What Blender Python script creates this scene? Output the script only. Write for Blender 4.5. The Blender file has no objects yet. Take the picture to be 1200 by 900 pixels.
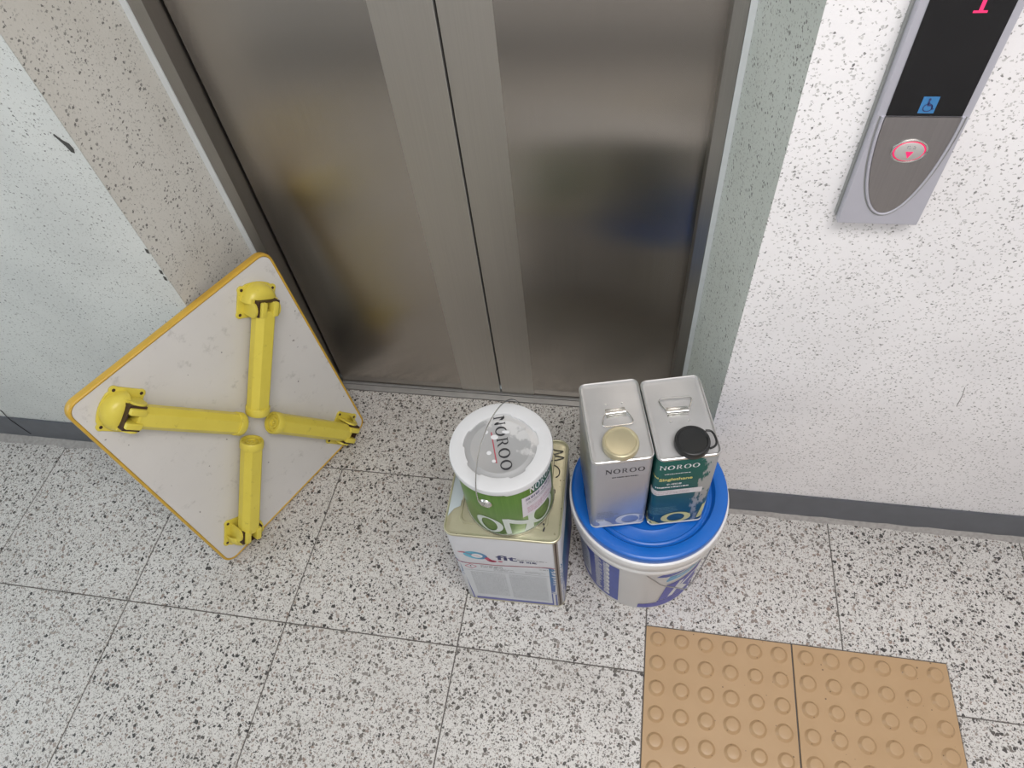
import bpy, bmesh, math, random
from mathutils import Vector, Matrix
from mathutils.geometry import tessellate_polygon
random.seed(7)
sc = bpy.context.scene
COL = sc.collection

# ------------------------------------------------------------------ camera
cam_d = bpy.data.cameras.new('camera'); cam = bpy.data.objects.new('camera', cam_d); COL.objects.link(cam)
cam_d.sensor_fit = 'HORIZONTAL'; cam_d.sensor_width = 36.0; cam_d.lens = 799.506 / 1200 * 36
cam_d.clip_start = 0.02; cam_d.clip_end = 50
cam.location = (0.2900, -0.7969, 1.5382)
cam.rotation_euler = (math.radians(36.661), math.radians(5.0653), math.radians(8.9202))
sc.camera = cam
# ------------------------------------------------------------------ colour management / world / lights
sc.view_settings.view_transform = 'Standard'; sc.view_settings.look = 'None'
sc.view_settings.gamma = 1.0; sc.view_settings.use_curve_mapping = False
sc.view_settings.exposure = 0.0
W = bpy.data.worlds.new('world'); sc.world = W; W.use_nodes = True
W.node_tree.nodes['Background'].inputs[0].default_value = (0.80, 0.92, 1.0, 1)
W.node_tree.nodes['Background'].inputs[1].default_value = 0.9

def area_light(name, loc, rot, sx, sy, power, col):
    d = bpy.data.lights.new(name, 'AREA'); d.shape = 'RECTANGLE'; d.size = sx; d.size_y = sy
    d.energy = power; d.color = col
    o = bpy.data.objects.new(name, d); COL.objects.link(o); o.location = loc; o.rotation_euler = rot
    return o
area_light('ceiling_lamp', (0.66, -0.98, 2.36), (0, 0, 0), 1.1, 0.6, 28, (1.0, 0.965, 0.945))
area_light('window_daylight', (-2.28, -0.83, 1.5), (0, math.radians(-90), 0), 1.1, 1.0, 11, (0.84, 0.94, 1.0))

# ------------------------------------------------------------------ node helpers
class NT:
    def __init__(s, name, rough=0.5, metal=0.0, spec=0.5):
        s.m = bpy.data.materials.new(name); s.m.use_nodes = True; s.t = s.m.node_tree
        s.b = s.t.nodes['Principled BSDF']
        s.b.inputs['Roughness'].default_value = rough; s.b.inputs['Metallic'].default_value = metal
        s.b.inputs['Specular IOR Level'].default_value = spec
        s.tc = None
    def n(s, typ, **kw):
        x = s.t.nodes.new(typ)
        for k, v in kw.items(): setattr(x, k, v)
        return x
    def l(s, a, b): s.t.links.new(a, b)
    def coord(s):
        if not s.tc: s.tc = s.n('ShaderNodeTexCoord')
        return s.tc.outputs['Object']
    def setv(s, sock, v):
        if isinstance(v, bpy.types.NodeSocket): s.l(v, sock)
        elif isinstance(v, (tuple, list)) and len(v) == 3 and sock.type == 'RGBA': sock.default_value = (*v, 1)
        else: sock.default_value = v
    def mapping(s, vec, scale=(1, 1, 1), loc=(0, 0, 0), rot=(0, 0, 0)):
        x = s.n('ShaderNodeMapping'); s.l(vec, x.inputs[0])
        x.inputs['Scale'].default_value = scale; x.inputs['Location'].default_value = loc; x.inputs['Rotation'].default_value = rot
        return x.outputs[0]
    def noise(s, vec, scale, detail=2, rough=0.5, out='Fac'):
        x = s.n('ShaderNodeTexNoise'); s.l(vec, x.inputs['Vector']); x.inputs['Scale'].default_value = scale
        x.inputs['Detail'].default_value = detail; x.inputs['Roughness'].default_value = rough
        return x.outputs[out]
    def math(s, op, a, b=0.0, c=0.0, clamp=False):
        x = s.n('ShaderNodeMath', operation=op, use_clamp=clamp)
        s.setv(x.inputs[0], a); s.setv(x.inputs[1], b); s.setv(x.inputs[2], c); return x.outputs[0]
    def vmath(s, op, a, b=(0, 0, 0)):
        x = s.n('ShaderNodeVectorMath', operation=op); s.setv(x.inputs[0], a); s.setv(x.inputs[1], b); return x.outputs[0]
    def step(s, v, a, b, lo=0.0, hi=1.0):
        x = s.n('ShaderNodeMapRange', interpolation_type='SMOOTHSTEP'); s.setv(x.inputs[0], v)
        x.inputs[1].default_value = a; x.inputs[2].default_value = b; x.inputs[3].default_value = lo; x.inputs[4].default_value = hi
        return x.outputs[0]
    def mix(s, f, a, b):
        x = s.n('ShaderNodeMix', data_type='RGBA'); s.setv(x.inputs[0], f); s.setv(x.inputs[6], a); s.setv(x.inputs[7], b)
        return x.outputs[2]
    def ramp(s, f, stops, mode='LINEAR'):
        x = s.n('ShaderNodeValToRGB'); s.l(f, x.inputs[0]); r = x.color_ramp; r.interpolation = mode
        while len(r.elements) < len(stops): r.elements.new(0.5)
        for e, (p, c) in zip(r.elements, stops): e.position = p; e.color = (*c, 1)
        return x.outputs[0]
    def vor(s, vec, scale):
        x = s.n('ShaderNodeTexVoronoi'); s.l(vec, x.inputs['Vector']); x.inputs['Scale'].default_value = scale
        return x.outputs['Distance'], x.outputs['Color']
    def color(s, c): s.setv(s.b.inputs['Base Color'], c); return s
    def bump(s, h, strength=0.3, dist=0.001):
        x = s.n('ShaderNodeBump'); s.l(h, x.inputs['Height']); x.inputs['Strength'].default_value = strength
        x.inputs['Distance'].default_value = dist; s.l(x.outputs[0], s.b.inputs['Normal']); return s
    def sep(s, v):
        x = s.n('ShaderNodeSeparateXYZ'); s.l(v, x.inputs[0]); return x.outputs

def simple(name, col, rough=0.5, metal=0.0, var=0.0, scale=30, bump=0.0, spec=0.5):
    M = NT(name, rough, metal, spec)
    if var:
        f = M.noise(M.coord(), scale, 3)
        M.color(M.mix(f, tuple(c * (1 - var) for c in col), tuple(min(1, c * (1 + var)) for c in col)))
        if bump: M.bump(f, bump, 0.001)
    else: M.color(col)
    return M.m

def flecks(M, vec, scale, prob, r0, r1, soft=0.06):
    """irregular chips: one possible chip in each Voronoi cell"""
    d, c = M.vor(vec, scale); ch = M.n('ShaderNodeSeparateColor'); M.l(c, ch.inputs[0])
    keep = M.math('LESS_THAN', ch.outputs[0], prob)
    rad = M.math('MULTIPLY_ADD', ch.outputs[1], r1 - r0, r0)
    e = M.math('SUBTRACT', rad, d); inside = M.step(e, 0.0, soft)
    return M.math('MULTIPLY', inside, keep), ch.outputs[2]

def wall_material(name, base, tint):
    M = NT(name, 0.62, 0, 0.35); co = M.coord()
    wob = M.noise(co, 330, 2, out='Color')
    v = M.vmath('ADD', co, M.vmath('MULTIPLY', M.vmath('SUBTRACT', wob, (0.5, 0.5, 0.5)), (0.006, 0.006, 0.007)))
    big = M.noise(co, 5.0, 2)
    v = M.vmath('MULTIPLY', v, (0.8, 0.8, 1.0))
    m1, c1 = flecks(M, v, 165, 0.46, 0.14, 0.42, 0.05)
    m2, c2 = flecks(M, M.vmath('ADD', v, (3.1, 1.7, 0.4)), 290, 0.55, 0.18, 0.46, 0.06)
    col = M.mix(M.step(big, 0.35, 0.65), base, tint)
    dark = M.ramp(c1, [(0, (0.035, 0.035, 0.033)), (0.45, (0.10, 0.10, 0.095)), (1, (0.26, 0.26, 0.24))])
    col = M.mix(M.math('MULTIPLY', m1, 0.80), col, dark)
    col = M.mix(M.math('MULTIPLY', m2, 0.50), col, M.ramp(c2, [(0, (0.10, 0.10, 0.10)), (1, (0.38, 0.38, 0.35))]))
    M.color(col)
    M.bump(M.noise(co, 210, 3, 0.6), 0.35, 0.0016)
    return M.m

def terrazzo(name, per_tile=True):
    M = NT(name, 0.42, 0, 0.45); co = M.coord()
    if per_tile:
        oi = M.n('ShaderNodeObjectInfo'); cmb = M.n('ShaderNodeCombineXYZ')
        M.l(M.math('MULTIPLY', oi.outputs['Random'], 31.0), cmb.inputs[2]); co = M.vmath('ADD', co, cmb.outputs[0])
    wob = M.noise(co, 150, 2, out='Color')
    v = M.vmath('ADD', co, M.vmath('MULTIPLY', M.vmath('SUBTRACT', wob, (0.5, 0.5, 0.5)), (0.010, 0.010, 0.010)))
    mat = M.mix(M.noise(co, 9, 2), (0.62, 0.60, 0.575), (0.76, 0.745, 0.72))
    mat = M.mix(M.math('MULTIPLY', M.noise(co, 700, 2), 0.35), mat, (0.42, 0.40, 0.385))
    pal = [(0, (0.016, 0.015, 0.015)), (0.28, (0.05, 0.045, 0.042)), (0.5, (0.13, 0.115, 0.10)), (0.68, (0.24, 0.22, 0.205)), (0.86, (0.26, 0.19, 0.155)), (1, (0.40, 0.37, 0.34))]
    m3, c3 = flecks(M, M.vmath('ADD', v, (5, 2, 1)), 340, 0.85, 0.22, 0.58, 0.08)
    col = M.mix(M.math('MULTIPLY', m3, 0.72), mat, M.ramp(c3, [(0, (0.06, 0.055, 0.05)), (0.5, (0.22, 0.20, 0.18)), (1, (0.42, 0.39, 0.36))]))
    m2, c2 = flecks(M, M.vmath('ADD', v, (1, 7, 3)), 200, 0.66, 0.20, 0.56, 0.05)
    col = M.mix(M.math('MULTIPLY', m2, 0.9), col, M.ramp(c2, pal))
    m1, c1 = flecks(M, v, 112, 0.46, 0.22, 0.52, 0.04)
    col = M.mix(M.math('MULTIPLY', m1, 0.95), col, M.ramp(c1, pal))
    dirt = M.noise(co, 3.5, 4, 0.6)
    col = M.mix(M.step(dirt, 0.5, 0.8, 0, 0.25), col, (0.30, 0.27, 0.24))
    M.color(col); M.bump(M.noise(co, 90, 2), 0.06, 0.001)
    return M.m

def steel(name, base, rough, aniso, tangent_axis='Z', streak=0.25):
    M = NT(name, rough, 1.0); co = M.coord()
    st = M.noise(M.mapping(co, (420, 420, 3.0)), 1.0, 3)
    cl = M.noise(M.mapping(co, (1.3, 1.3, 2.2)), 1.0, 1, 0.4)
    c = M.mix(st, tuple(x * (1 - streak * .35) for x in base), tuple(min(1, x * (1 + streak * .35)) for x in base))
    M.color(c)
    M.b.inputs['Anisotropic'].default_value = aniso
    t = M.n('ShaderNodeTangent', direction_type='RADIAL', axis=tangent_axis); M.l(t.outputs[0], M.b.inputs['Tangent'])
    return M.m

MAT = {}
MAT['wall_r'] = wall_material('speckled_wall_paint', (0.80, 0.79, 0.80), (0.85, 0.84, 0.85))  # brightest copy of the wall paint, its stronger light partly in the colour
MAT['wall_l'] = wall_material('speckled_wall_shaded_cool', (0.64, 0.66, 0.64), (0.70, 0.72, 0.695))  # same paint, with the left wall's dimmer, cooler light put into the colour
MAT['wall_nl'] = wall_material('speckled_wall_shaded_beige', (0.60, 0.585, 0.54), (0.66, 0.65, 0.61))  # same paint, toned down in colour for the less lit left niche side
MAT['wall_nr'] = wall_material('speckled_wall_shaded_green', (0.68, 0.72, 0.675), (0.73, 0.77, 0.725))  # same paint, shade of the right niche side mixed into its colour
MAT['terrazzo'] = terrazzo('terrazzo')
MAT['grout'] = simple('grout', (0.13, 0.12, 0.11), 0.9, var=0.3, scale=60)
MAT['steel'] = steel('brushed_steel', (0.45, 0.415, 0.375), 0.27, 0.85)
MAT['steel_satin'] = steel('satin_steel', (0.55, 0.52, 0.475), 0.46, 0.55, streak=0.2)
MAT['steel_frame'] = steel('frame_steel', (0.40, 0.385, 0.36), 0.34, 0.5)
MAT['steel_sill'] = simple('sill_aluminium', (0.46, 0.455, 0.45), 0.45, 0.5, var=0.15, scale=40)
MAT['dark_gap'] = simple('dark_gap', (0.008, 0.008, 0.008), 0.8)
MAT['caulk'] = simple('white_caulk', (0.68, 0.71, 0.72), 0.5, var=0.06, scale=50)
MAT['skirt'] = simple('grey_skirting_paint', (0.115, 0.123, 0.14), 0.42, var=0.18, scale=26, bump=0.1)
MAT['fillet'] = simple('cement_fillet', (0.36, 0.345, 0.33), 0.85, var=0.35, scale=120, bump=0.4)
MAT['ceiling'] = simple('ceiling_white', (0.75, 0.75, 0.73), 0.8)
MAT['black'] = simple('print_black', (0.03, 0.03, 0.035), 0.5)

# ------------------------------------------------------------------ mesh helpers
def link(name, me, mat, parent=None, smooth=False, label=None):
    if mat: me.materials.append(mat)
    o = bpy.data.objects.new(name, me); COL.objects.link(o)
    if parent: o.parent = parent
    if smooth:
        for p in me.polygons: p.use_smooth = True
        if smooth != 'all': me.set_sharp_from_angle(angle=math.radians(38))
    if label: o['label'] = label
    return o
def mk(name, verts, faces, mat, parent=None, smooth=False, label=None):
    me = bpy.data.meshes.new(name); me.from_pydata([tuple(v) for v in verts], [], faces); me.validate(); me.update()
    return link(name, me, mat, parent, smooth, label)
def mkb(name, bm, mat, parent=None, smooth=False, label=None):
    bmesh.ops.recalc_face_normals(bm, faces=bm.faces[:])
    me = bpy.data.meshes.new(name); bm.to_mesh(me); bm.free()
    return link(name, me, mat, parent, smooth, label)
def bm_add(bm, verts, faces, M=None):
    vs = [bm.verts.new(M @ Vector(v) if M else v) for v in verts]
    for f in faces:
        try: bm.faces.new([vs[i] for i in f])
        except ValueError: pass
def box(x0, x1, y0, y1, z0, z1, bev=0.0, bm=None, M=None):
    b = bmesh.new()
    bm_add(b, [(x, y, z) for z in (z0, z1) for y in (y0, y1) for x in (x0, x1)],
           [(0, 2, 3, 1), (4, 5, 7, 6), (0, 1, 5, 4), (2, 6, 7, 3), (0, 4, 6, 2), (1, 3, 7, 5)])
    if bev: bmesh.ops.bevel(b, geom=b.edges[:] + b.verts[:], offset=bev, segments=2, affect='EDGES', profile=0.5)
    if M: bmesh.ops.transform(b, matrix=M, verts=b.verts[:])
    if bm is None: return b
    merge(bm, b); return bm
def merge(dst, src):
    m = {v: dst.verts.new(v.co) for v in src.verts}
    for f in src.faces:
        try: dst.faces.new([m[v] for v in f.verts])
        except ValueError: pass
    src.free()
def rrect(w, d, r, n=6, cx=0, cy=0):
    out = []
    for sx, sy, a0 in ((1, 1, 0), (-1, 1, 90), (-1, -1, 180), (1, -1, 270)):
        for i in range(n + 1):
            a = math.radians(a0 + 90 * i / n)
            out.append((cx + sx * (w / 2 - r) + r * math.cos(a), cy + sy * (d / 2 - r) + r * math.sin(a)))
    return out
def stack(rings, cap0=True, cap1=True):
    """loft equal-length closed rings of 3D points"""
    n = len(rings[0]); V = [p for r in rings for p in r]; F = []
    for k in range(len(rings) - 1):
        for i in range(n):
            j = (i + 1) % n; F.append((k * n + i, k * n + j, (k + 1) * n + j, (k + 1) * n + i))
    if cap0: F.append(tuple(range(n))[::-1])
    if cap1: F.append(tuple((len(rings) - 1) * n + i for i in range(n)))
    return V, F
def lathe(profile, seg=64, cx=0, cy=0, closed=False):
    V = []; F = []; idx = []
    for r, z in profile:
        if r < 1e-6: idx.append([len(V)]); V.append((cx, cy, z))
        else:
            idx.append(list(range(len(V), len(V) + seg)))
            V += [(cx + r * math.cos(2 * math.pi * i / seg), cy + r * math.sin(2 * math.pi * i / seg), z) for i in range(seg)]
    pairs = list(zip(idx[:-1], idx[1:])) + ([(idx[-1], idx[0])] if closed else [])
    for a, b in pairs:
        for i in range(seg):
            j = (i + 1) % seg
            if len(a) == 1 and len(b) == 1: continue
            if len(a) == 1: F.append((a[0], b[j], b[i]))
            elif len(b) == 1: F.append((a[i], a[j], b[0]))
            else: F.append((a[i], a[j], b[j], b[i]))
    return V, F
def tube(pts, r, seg=8, closed=False):
    pts = [Vector(p) for p in pts]; n = len(pts); V = []; F = []
    up = None
    for i, p in enumerate(pts):
        a = pts[(i - 1) % n] if (closed or i) else p; b = pts[(i + 1) % n] if (closed or i < n - 1) else p
        t = (b - a).normalized()
        if up is None: up = t.orthogonal().normalized()
        up = (up - t * up.dot(t)).normalized(); w = t.cross(up)
        V += [p + r * (math.cos(2 * math.pi * k / seg) * up + math.sin(2 * math.pi * k / seg) * w) for k in range(seg)]
    for i in range(n if closed else n - 1):
        for k in range(seg):
            F.append((i * seg + k, i * seg + (k + 1) % seg, ((i + 1) % n) * seg + (k + 1) % seg, ((i + 1) % n) * seg + k))
    if not closed: F += [tuple(range(seg))[::-1], tuple((n - 1) * seg + k for k in range(seg))]
    return V, F
def smooth_path(pts, n=8):
    P_ = [Vector(p) for p in pts]; out = []
    for i in range(len(P_) - 1):
        p0 = P_[max(i - 1, 0)]; p1 = P_[i]; p2 = P_[i + 1]; p3 = P_[min(i + 2, len(P_) - 1)]
        for k in range(n):
            t = k / n
            out.append(0.5 * ((2 * p1) + (p2 - p0) * t + (2 * p0 - 5 * p1 + 4 * p2 - p3) * t * t + (3 * p1 - p0 - 3 * p2 + p3) * t ** 3))
    return out + [P_[-1]]
def empty(name, label, cat, loc=(0, 0, 0), mat=None, group=None):
    o = bpy.data.objects.new(name, None); COL.objects.link(o); o.empty_display_size = 0.05
    if mat: o.matrix_world = mat
    else: o.location = loc
    o['label'] = label; o['category'] = cat
    if group: o['group'] = group
    return o
def struct(o): o['kind'] = 'structure'; return o

# prints: 2D polygons (outer, holes) -> mapped onto a surface as a 0.2 mm thick skin
def print_mesh(name, polys, fmap, mat, parent, maxlen=0.012, lift=0.0003, label=None):
    bm = bmesh.new()
    for poly in polys:
        rings = poly if isinstance(poly[0][0], (tuple, list)) else [poly]
        pts = [Vector((p[0], p[1], 0)) for r in rings for p in r]
        tris = tessellate_polygon([[Vector((p[0], p[1], 0)) for p in r] for r in rings])
        bm_add(bm, pts, tris)
    finish_print(bm, fmap, maxlen, lift)
    return mkb_keep(name, bm, mat, parent, label)
def finish_print(bm, fmap, maxlen, lift):
    for _ in range(5):
        es = [e for e in bm.edges if e.calc_length() > maxlen]
        if not es: break
        bmesh.ops.subdivide_edges(bm, edges=es, cuts=1, use_grid_fill=False)
        bmesh.ops.triangulate(bm, faces=bm.faces[:])
    for v in bm.verts: v.co = Vector(fmap(v.co.x, v.co.y, lift))
def mkb_keep(name, bm, mat, parent, label=None):
    me = bpy.data.meshes.new(name); bm.to_mesh(me); bm.free()
    o = link(name, me, mat, parent, False, label)
    if name in ('small_print', 'sticker_print', 'strip_print', 'left_label_lines', 'left_label_text', 'cyan_print', 'button_braille', 'since_text', 'volume_print', 'product_mark', 'product_line'): o['kind'] = 'stuff'
    return o
def rect(u0, u1, v0, v1): return [(u0, v0), (u1, v0), (u1, v1), (u0, v1)]
def ellipse(cx, cy, rx, ry, n=36, rot=0.0, a0=0, a1=360):
    c, s = math.cos(rot), math.sin(rot); o = []
    for i in range(n):
        a = math.radians(a0 + (a1 - a0) * i / n); x, y = rx * math.cos(a), ry * math.sin(a)
        o.append((cx + c * x - s * y, cy + s * x + c * y))
    return o
def text_polys(s, size, bold=0.0, sx=1.0, shear=0.0):
    cu = bpy.data.curves.new('t', 'FONT'); cu.body = s; cu.size = size; cu.offset = bold; cu.shear = shear; cu.resolution_u = 3
    o = bpy.data.objects.new('t', cu); COL.objects.link(o)
    dg = bpy.context.evaluated_depsgraph_get(); dg.update()
    me = bpy.data.meshes.new_from_object(o.evaluated_get(dg))
    V = [(v.co.x * sx, v.co.y) for v in me.vertices]; F = [tuple(p.vertices) for p in me.polygons]
    bpy.data.objects.remove(o); bpy.data.curves.remove(cu); bpy.data.meshes.remove(me)
    return V, F
def print_text(name, s, w, u0, v0, fmap, mat, parent, h=None, lift=0.0004, bold=0.0, rot=0.0, maxlen=0.02, label=None, shear=0.0):
    """text w wide (and h tall) with its lower left corner at u0, v0"""
    V, F = text_polys(s, 1.0, bold, shear=shear)
    if not V: return None
    x0 = min(v[0] for v in V); x1 = max(v[0] for v in V); y0 = min(v[1] for v in V); y1 = max(v[1] for v in V)
    k = w / (x1 - x0); kh = (h / (y1 - y0)) if h else k; c, sn = math.cos(rot), math.sin(rot)
    bm = bmesh.new(); pts = []
    for x, y in V:
        X, Y = (x - x0) * k, (y - y0) * kh; pts.append((u0 + c * X - sn * Y, v0 + sn * X + c * Y, 0))
    bm_add(bm, pts, F); finish_print(bm, fmap, maxlen, lift)
    return mkb_keep(name, bm, mat, parent, label)
# serif capitals N O R in a unit-high box: list of polygons
def L_N():
    return ([(0.02, 0), (0.30, 0), (0.30, .04), (0.22, .06), (0.22, .80), (0.10, .92), (0.10, .06), (0.02, .04)],
            [(0.0, 1), (0.30, 1), (0.88, .20), (0.88, 0), (0.78, 0), (0.11, .90), (0.0, .96)],
            [(0.70, 1), (0.98, 1), (0.98, .96), (0.90, .94), (0.90, 0), (0.78, 0), (0.78, .94), (0.70, .96)]), 1.0
def L_O():
    return ([ellipse(.52, .5, .52, .52, 30), ellipse(.52, .5, .31, .43, 30)[::-1]],), 1.08
def L_R():
    return ([(0.02, 0), (0.38, 0), (0.38, .04), (0.28, .06), (0.28, .94), (0.13, .94), (0.13, .06), (0.02, .04)],
            [(0.02, .96), (0.02, 1), (0.50, 1)] + [(.50 + .27 * math.cos(math.radians(a)), .74 + .26 * math.sin(math.radians(a))) for a in range(80, -91, -12)] +
            [(0.28, .48), (0.28, .53), (0.44, .53)] + [(.44 + .16 * math.cos(math.radians(a)), .74 + .20 * math.sin(math.radians(a))) for a in range(-80, 81, 16)] + [(0.28, .94), (0.13, .96)],
            [(0.40, .50), (0.56, .52), (0.86, .05), (0.96, .03), (0.96, 0), (0.72, 0)]), 0.98
def logo_word(width, u0, v0, hgt, ang=0.0, skip=()):
    out = []; x = 0.0; letters = [L_N(), L_O(), L_R(), L_O(), L_O()]
    tot = sum(l[1] for l in letters) + 0.14 * 4; k = width / tot; c, s = math.cos(ang), math.sin(ang)
    for i, (ps, adv) in enumerate(letters):
        if i not in skip:
            for p in ps:
                rings = p if isinstance(p[0][0], (tuple, list)) else [p]
                out.append([[(u0 + c * (x + a) * k - s * b * hgt, v0 + s * (x + a) * k + c * b * hgt) for a, b in r] for r in rings])
        x += adv + 0.14
    return out
def small_print(u0, u1, v0, v1, rows, fill=0.62, word=0.010, ragged=False):
    """rows of tiny illegible words"""
    out = []; dv = (v1 - v0) / rows
    for i in range(rows):
        u = u0; end = u1 - (random.random() * (u1 - u0) * 0.5 if ragged else 0); y = v1 - (i + .5) * dv
        while u < end:
            w = word * random.uniform(.35, 1.5); w = min(w, end - u)
            if w > 0.0006: out.append(rect(u, u + w, y - dv * fill / 2 * random.uniform(.5, 1), y + dv * fill / 2 * random.uniform(.5, 1)))
            u += w + word * random.uniform(.12, .35)
    return out

# ------------------------------------------------------------------ the setting
DY = 0.281          # plane of the lift doors
LX, LY = -0.576, 0.010    # left corner of the niche
RX, RY = 0.4705, -0.005   # right corner of the niche
FL, FR, FY = -0.5425, 0.4250, 0.235   # outer edges of the door frame and its face plane
H = 2.38
def slab(name, pts, z0, z1, mat, parent=None):
    V, F = stack([[(x, y, z0) for x, y in pts], [(x, y, z1) for x, y in pts]])
    bm = bmesh.new(); bm_add(bm, V, F); return mkb(name, bm, mat, parent)

floor = struct(slab('floor', [(-2.3, -1.46), (2.2, -1.46), (2.2, 0.05), (0.6, 0.30), (-0.7, 0.30), (-2.3, 0.05)], -0.06, -0.0016, MAT['grout']))
T = 0.4071; AX = -0.8468
jx = lambda i, row: AX + i * T + (0.010 if (row == 0 and i == 1) else 0.0)
def tile(x0a, x1a, x0b, x1b, y0, y1, name='tile'):
    """x0a/x1a on the near side y0, x0b/x1b on the far side y1"""
    g = 0.0013; r = 0.0012
    bot = [(x0a + g, y0 + g), (x1a - g, y0 + g), (x1b - g, y1 - g), (x0b + g, y1 - g)]
    top = [(x0a + g + r, y0 + g + r), (x1a - g - r, y0 + g + r), (x1b - g - r, y1 - g - r), (x0b + g + r, y1 - g - r)]
    V, F = stack([[(x, y, -0.03) for x, y in bot], [(x, y, -r) for x, y in bot], [(x, y, 0.0) for x, y in top]], cap0=False)
    bm = bmesh.new(); bm_add(bm, V, F); return mkb(name, bm, MAT['terrazzo'], floor)
def ltile(poly):
    n = len(poly); cx = []
    def inset(g):
        out = []
        for i in range(n):
            a, b, c = Vector(poly[i - 1]), Vector(poly[i]), Vector(poly[(i + 1) % n])
            d1 = (b - a).normalized(); d2 = (c - b).normalized()
            out.append(b + g * Vector((-d1.y, d1.x)) + g * Vector((-d2.y, d2.x)))
        return out
    A, B = inset(.0011), inset(.0023)
    V, F = stack([[(p.x, p.y, -0.03) for p in A], [(p.x, p.y, -.0012) for p in A], [(p.x, p.y, 0.0) for p in B]], cap0=False)
    bm = bmesh.new(); bm_add(bm, V, F); return mkb('tile', bm, MAT['terrazzo'], floor)
# tactile paving occupies x 0.374..0.98, y -0.615..-0.310
TX0, TX1, TY0, TY1 = 0.3735, 0.9805, -0.6150, -0.3085
rows = [(0.0, -T), (-T, -2 * T), (-2 * T, -3 * T), (-3 * T, -4 * T)]
for r, (y1, y0) in enumerate(rows):
    for i in range(-3, 7):
        xa, xb = jx(i, r), jx(i + 1, r)
        xta = jx(i, r) ; 
        if r < 2 and i == 3:      # tiles cut round the tactile paving
            if r == 0: tile(xa, xb, xa, xb, TY1, y1)
            else: tile(xa, xb, xa, xb, y0, TY0)
        elif r < 2 and i == 4:
            if r == 0:
                ltile([(xa, TY1), (TX1, TY1), (TX1, y0), (xb, y0), (xb, y1), (xa, y1)])
            else:
                ltile([(xa, y0), (xb, y0), (xb, y1), (TX1, y1), (TX1, TY0), (xa, TY0)])
        else:
            # joint drifts slightly in the first row
            if r == 0: tile(AX + i * T, AX + (i + 1) * T, xa, xb, y0, y1)
            else: tile(AX + i * T, AX + (i + 1) * T, AX + i * T, AX + (i + 1) * T, y0, y1)
# strip of terrazzo running into the niche
tile(-0.578, 0.472, -0.555, 0.436, 0.0, 0.2575, 'terrazzo_strip')

def wall(name, pts, mat, z0=-0.05, z1=H): return struct(slab(name, pts, z0, z1, mat))
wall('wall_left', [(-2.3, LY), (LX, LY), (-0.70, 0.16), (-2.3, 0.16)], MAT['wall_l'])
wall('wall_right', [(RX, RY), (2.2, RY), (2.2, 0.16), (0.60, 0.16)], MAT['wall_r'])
wall('wall_niche_left', [(LX, LY + 0.0005), (FL - 0.012, FY + 0.0005), (FL - 0.012, 0.34), (-0.72, 0.34), (-0.70, 0.17)], MAT['wall_nl'])
wall('wall_niche_right', [(RX, RY + 0.0005), (0.60, 0.17), (0.62, 0.34), (FR + 0.010, 0.34), (FR + 0.010, FY + 0.0005)], MAT['wall_nr'])
wall('wall_niche_top', [(FL - 0.012, FY + 0.004), (FR + 0.010, FY + 0.004), (FR + 0.010, 0.34), (FL - 0.012, 0.34)], MAT['wall_nl'], 2.16, H)
wall('wall_back', [(-2.3, -1.56), (2.2, -1.56), (2.2, -1.46), (-2.3, -1.46)], MAT['wall_r'])
wall('wall_end', [(2.2, -1.56), (2.3, -1.56), (2.3, 0.16), (2.2, 0.16)], MAT['wall_r'])
struct(slab('ceiling', [(-2.4, -1.6), (2.3, -1.6), (2.3, 0.4), (-2.4, 0.4)], H, H + 0.05, MAT['ceiling']))
# far end wall on the left with its window opening
wl = bmesh.new()
for y0, y1, z0, z1 in ((-1.56, -1.36, -0.05, H), (-0.30, 0.16, -0.05, H), (-1.36, -0.30, -0.05, 0.9), (-1.36, -0.30, 2.1, H)):
    box(-2.40, -2.30, y0, y1, z0, z1, 0, wl)
struct(mkb('wall_window_side', wl, MAT['wall_l']))
wf = bmesh.new()
for y0, y1, z0, z1 in ((-1.36, -1.32, 0.9, 2.1), (-0.34, -0.30, 0.9, 2.1), (-0.85, -0.81, 0.94, 2.06), (-1.32, -0.34, 0.9, 0.94), (-1.32, -0.34, 2.06, 2.1)):
    box(-2.37, -2.33, y0, y1, z0, z1, 0.003, wf)
struct(mkb('window_1', wf, MAT['caulk']))

# skirting: painted board with its cement fillet
def run(name, p, q, z0, z1, t, mat):
    p, q = Vector((*p, 0)), Vector((*q, 0)); d = (q - p).normalized(); n = Vector((d.y, -d.x, 0))
    pts = [p, q, q + n * t, p + n * t]
    V, F = stack([[(v.x, v.y, z0) for v in pts], [(v.x, v.y, z1) for v in pts]])
    bm = bmesh.new(); bm_add(bm, V, F)
    top = [e for e in bm.edges if abs(e.verts[0].co.z - z1) < 1e-6 and abs(e.verts[1].co.z - z1) < 1e-6]
    bmesh.ops.bevel(bm, geom=top, offset=min(t * .4, .0015), segments=2, affect='EDGES')
    return struct(mkb(name, bm, mat))
run('baseboard_left', (-2.3, LY), (LX, LY), 0.0, 0.097, 0.006, MAT['skirt'])
run('baseboard_right', (RX, RY), (2.2, RY), 0.0, 0.101, 0.005, MAT['skirt'])
run('baseboard_niche_left', (LX + .001, LY), (FL - 0.011, FY + 0.0), 0.0, 0.097, 0.003, MAT['skirt'])
run('baseboard_niche_right', (FR + 0.009, FY), (RX - .001, RY), 0.0, 0.101, 0.003, MAT['skirt'])
run('baseboard_back', (2.2, -1.46), (-2.3, -1.46), 0.0, 0.140, 0.006, MAT['skirt'])
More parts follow.
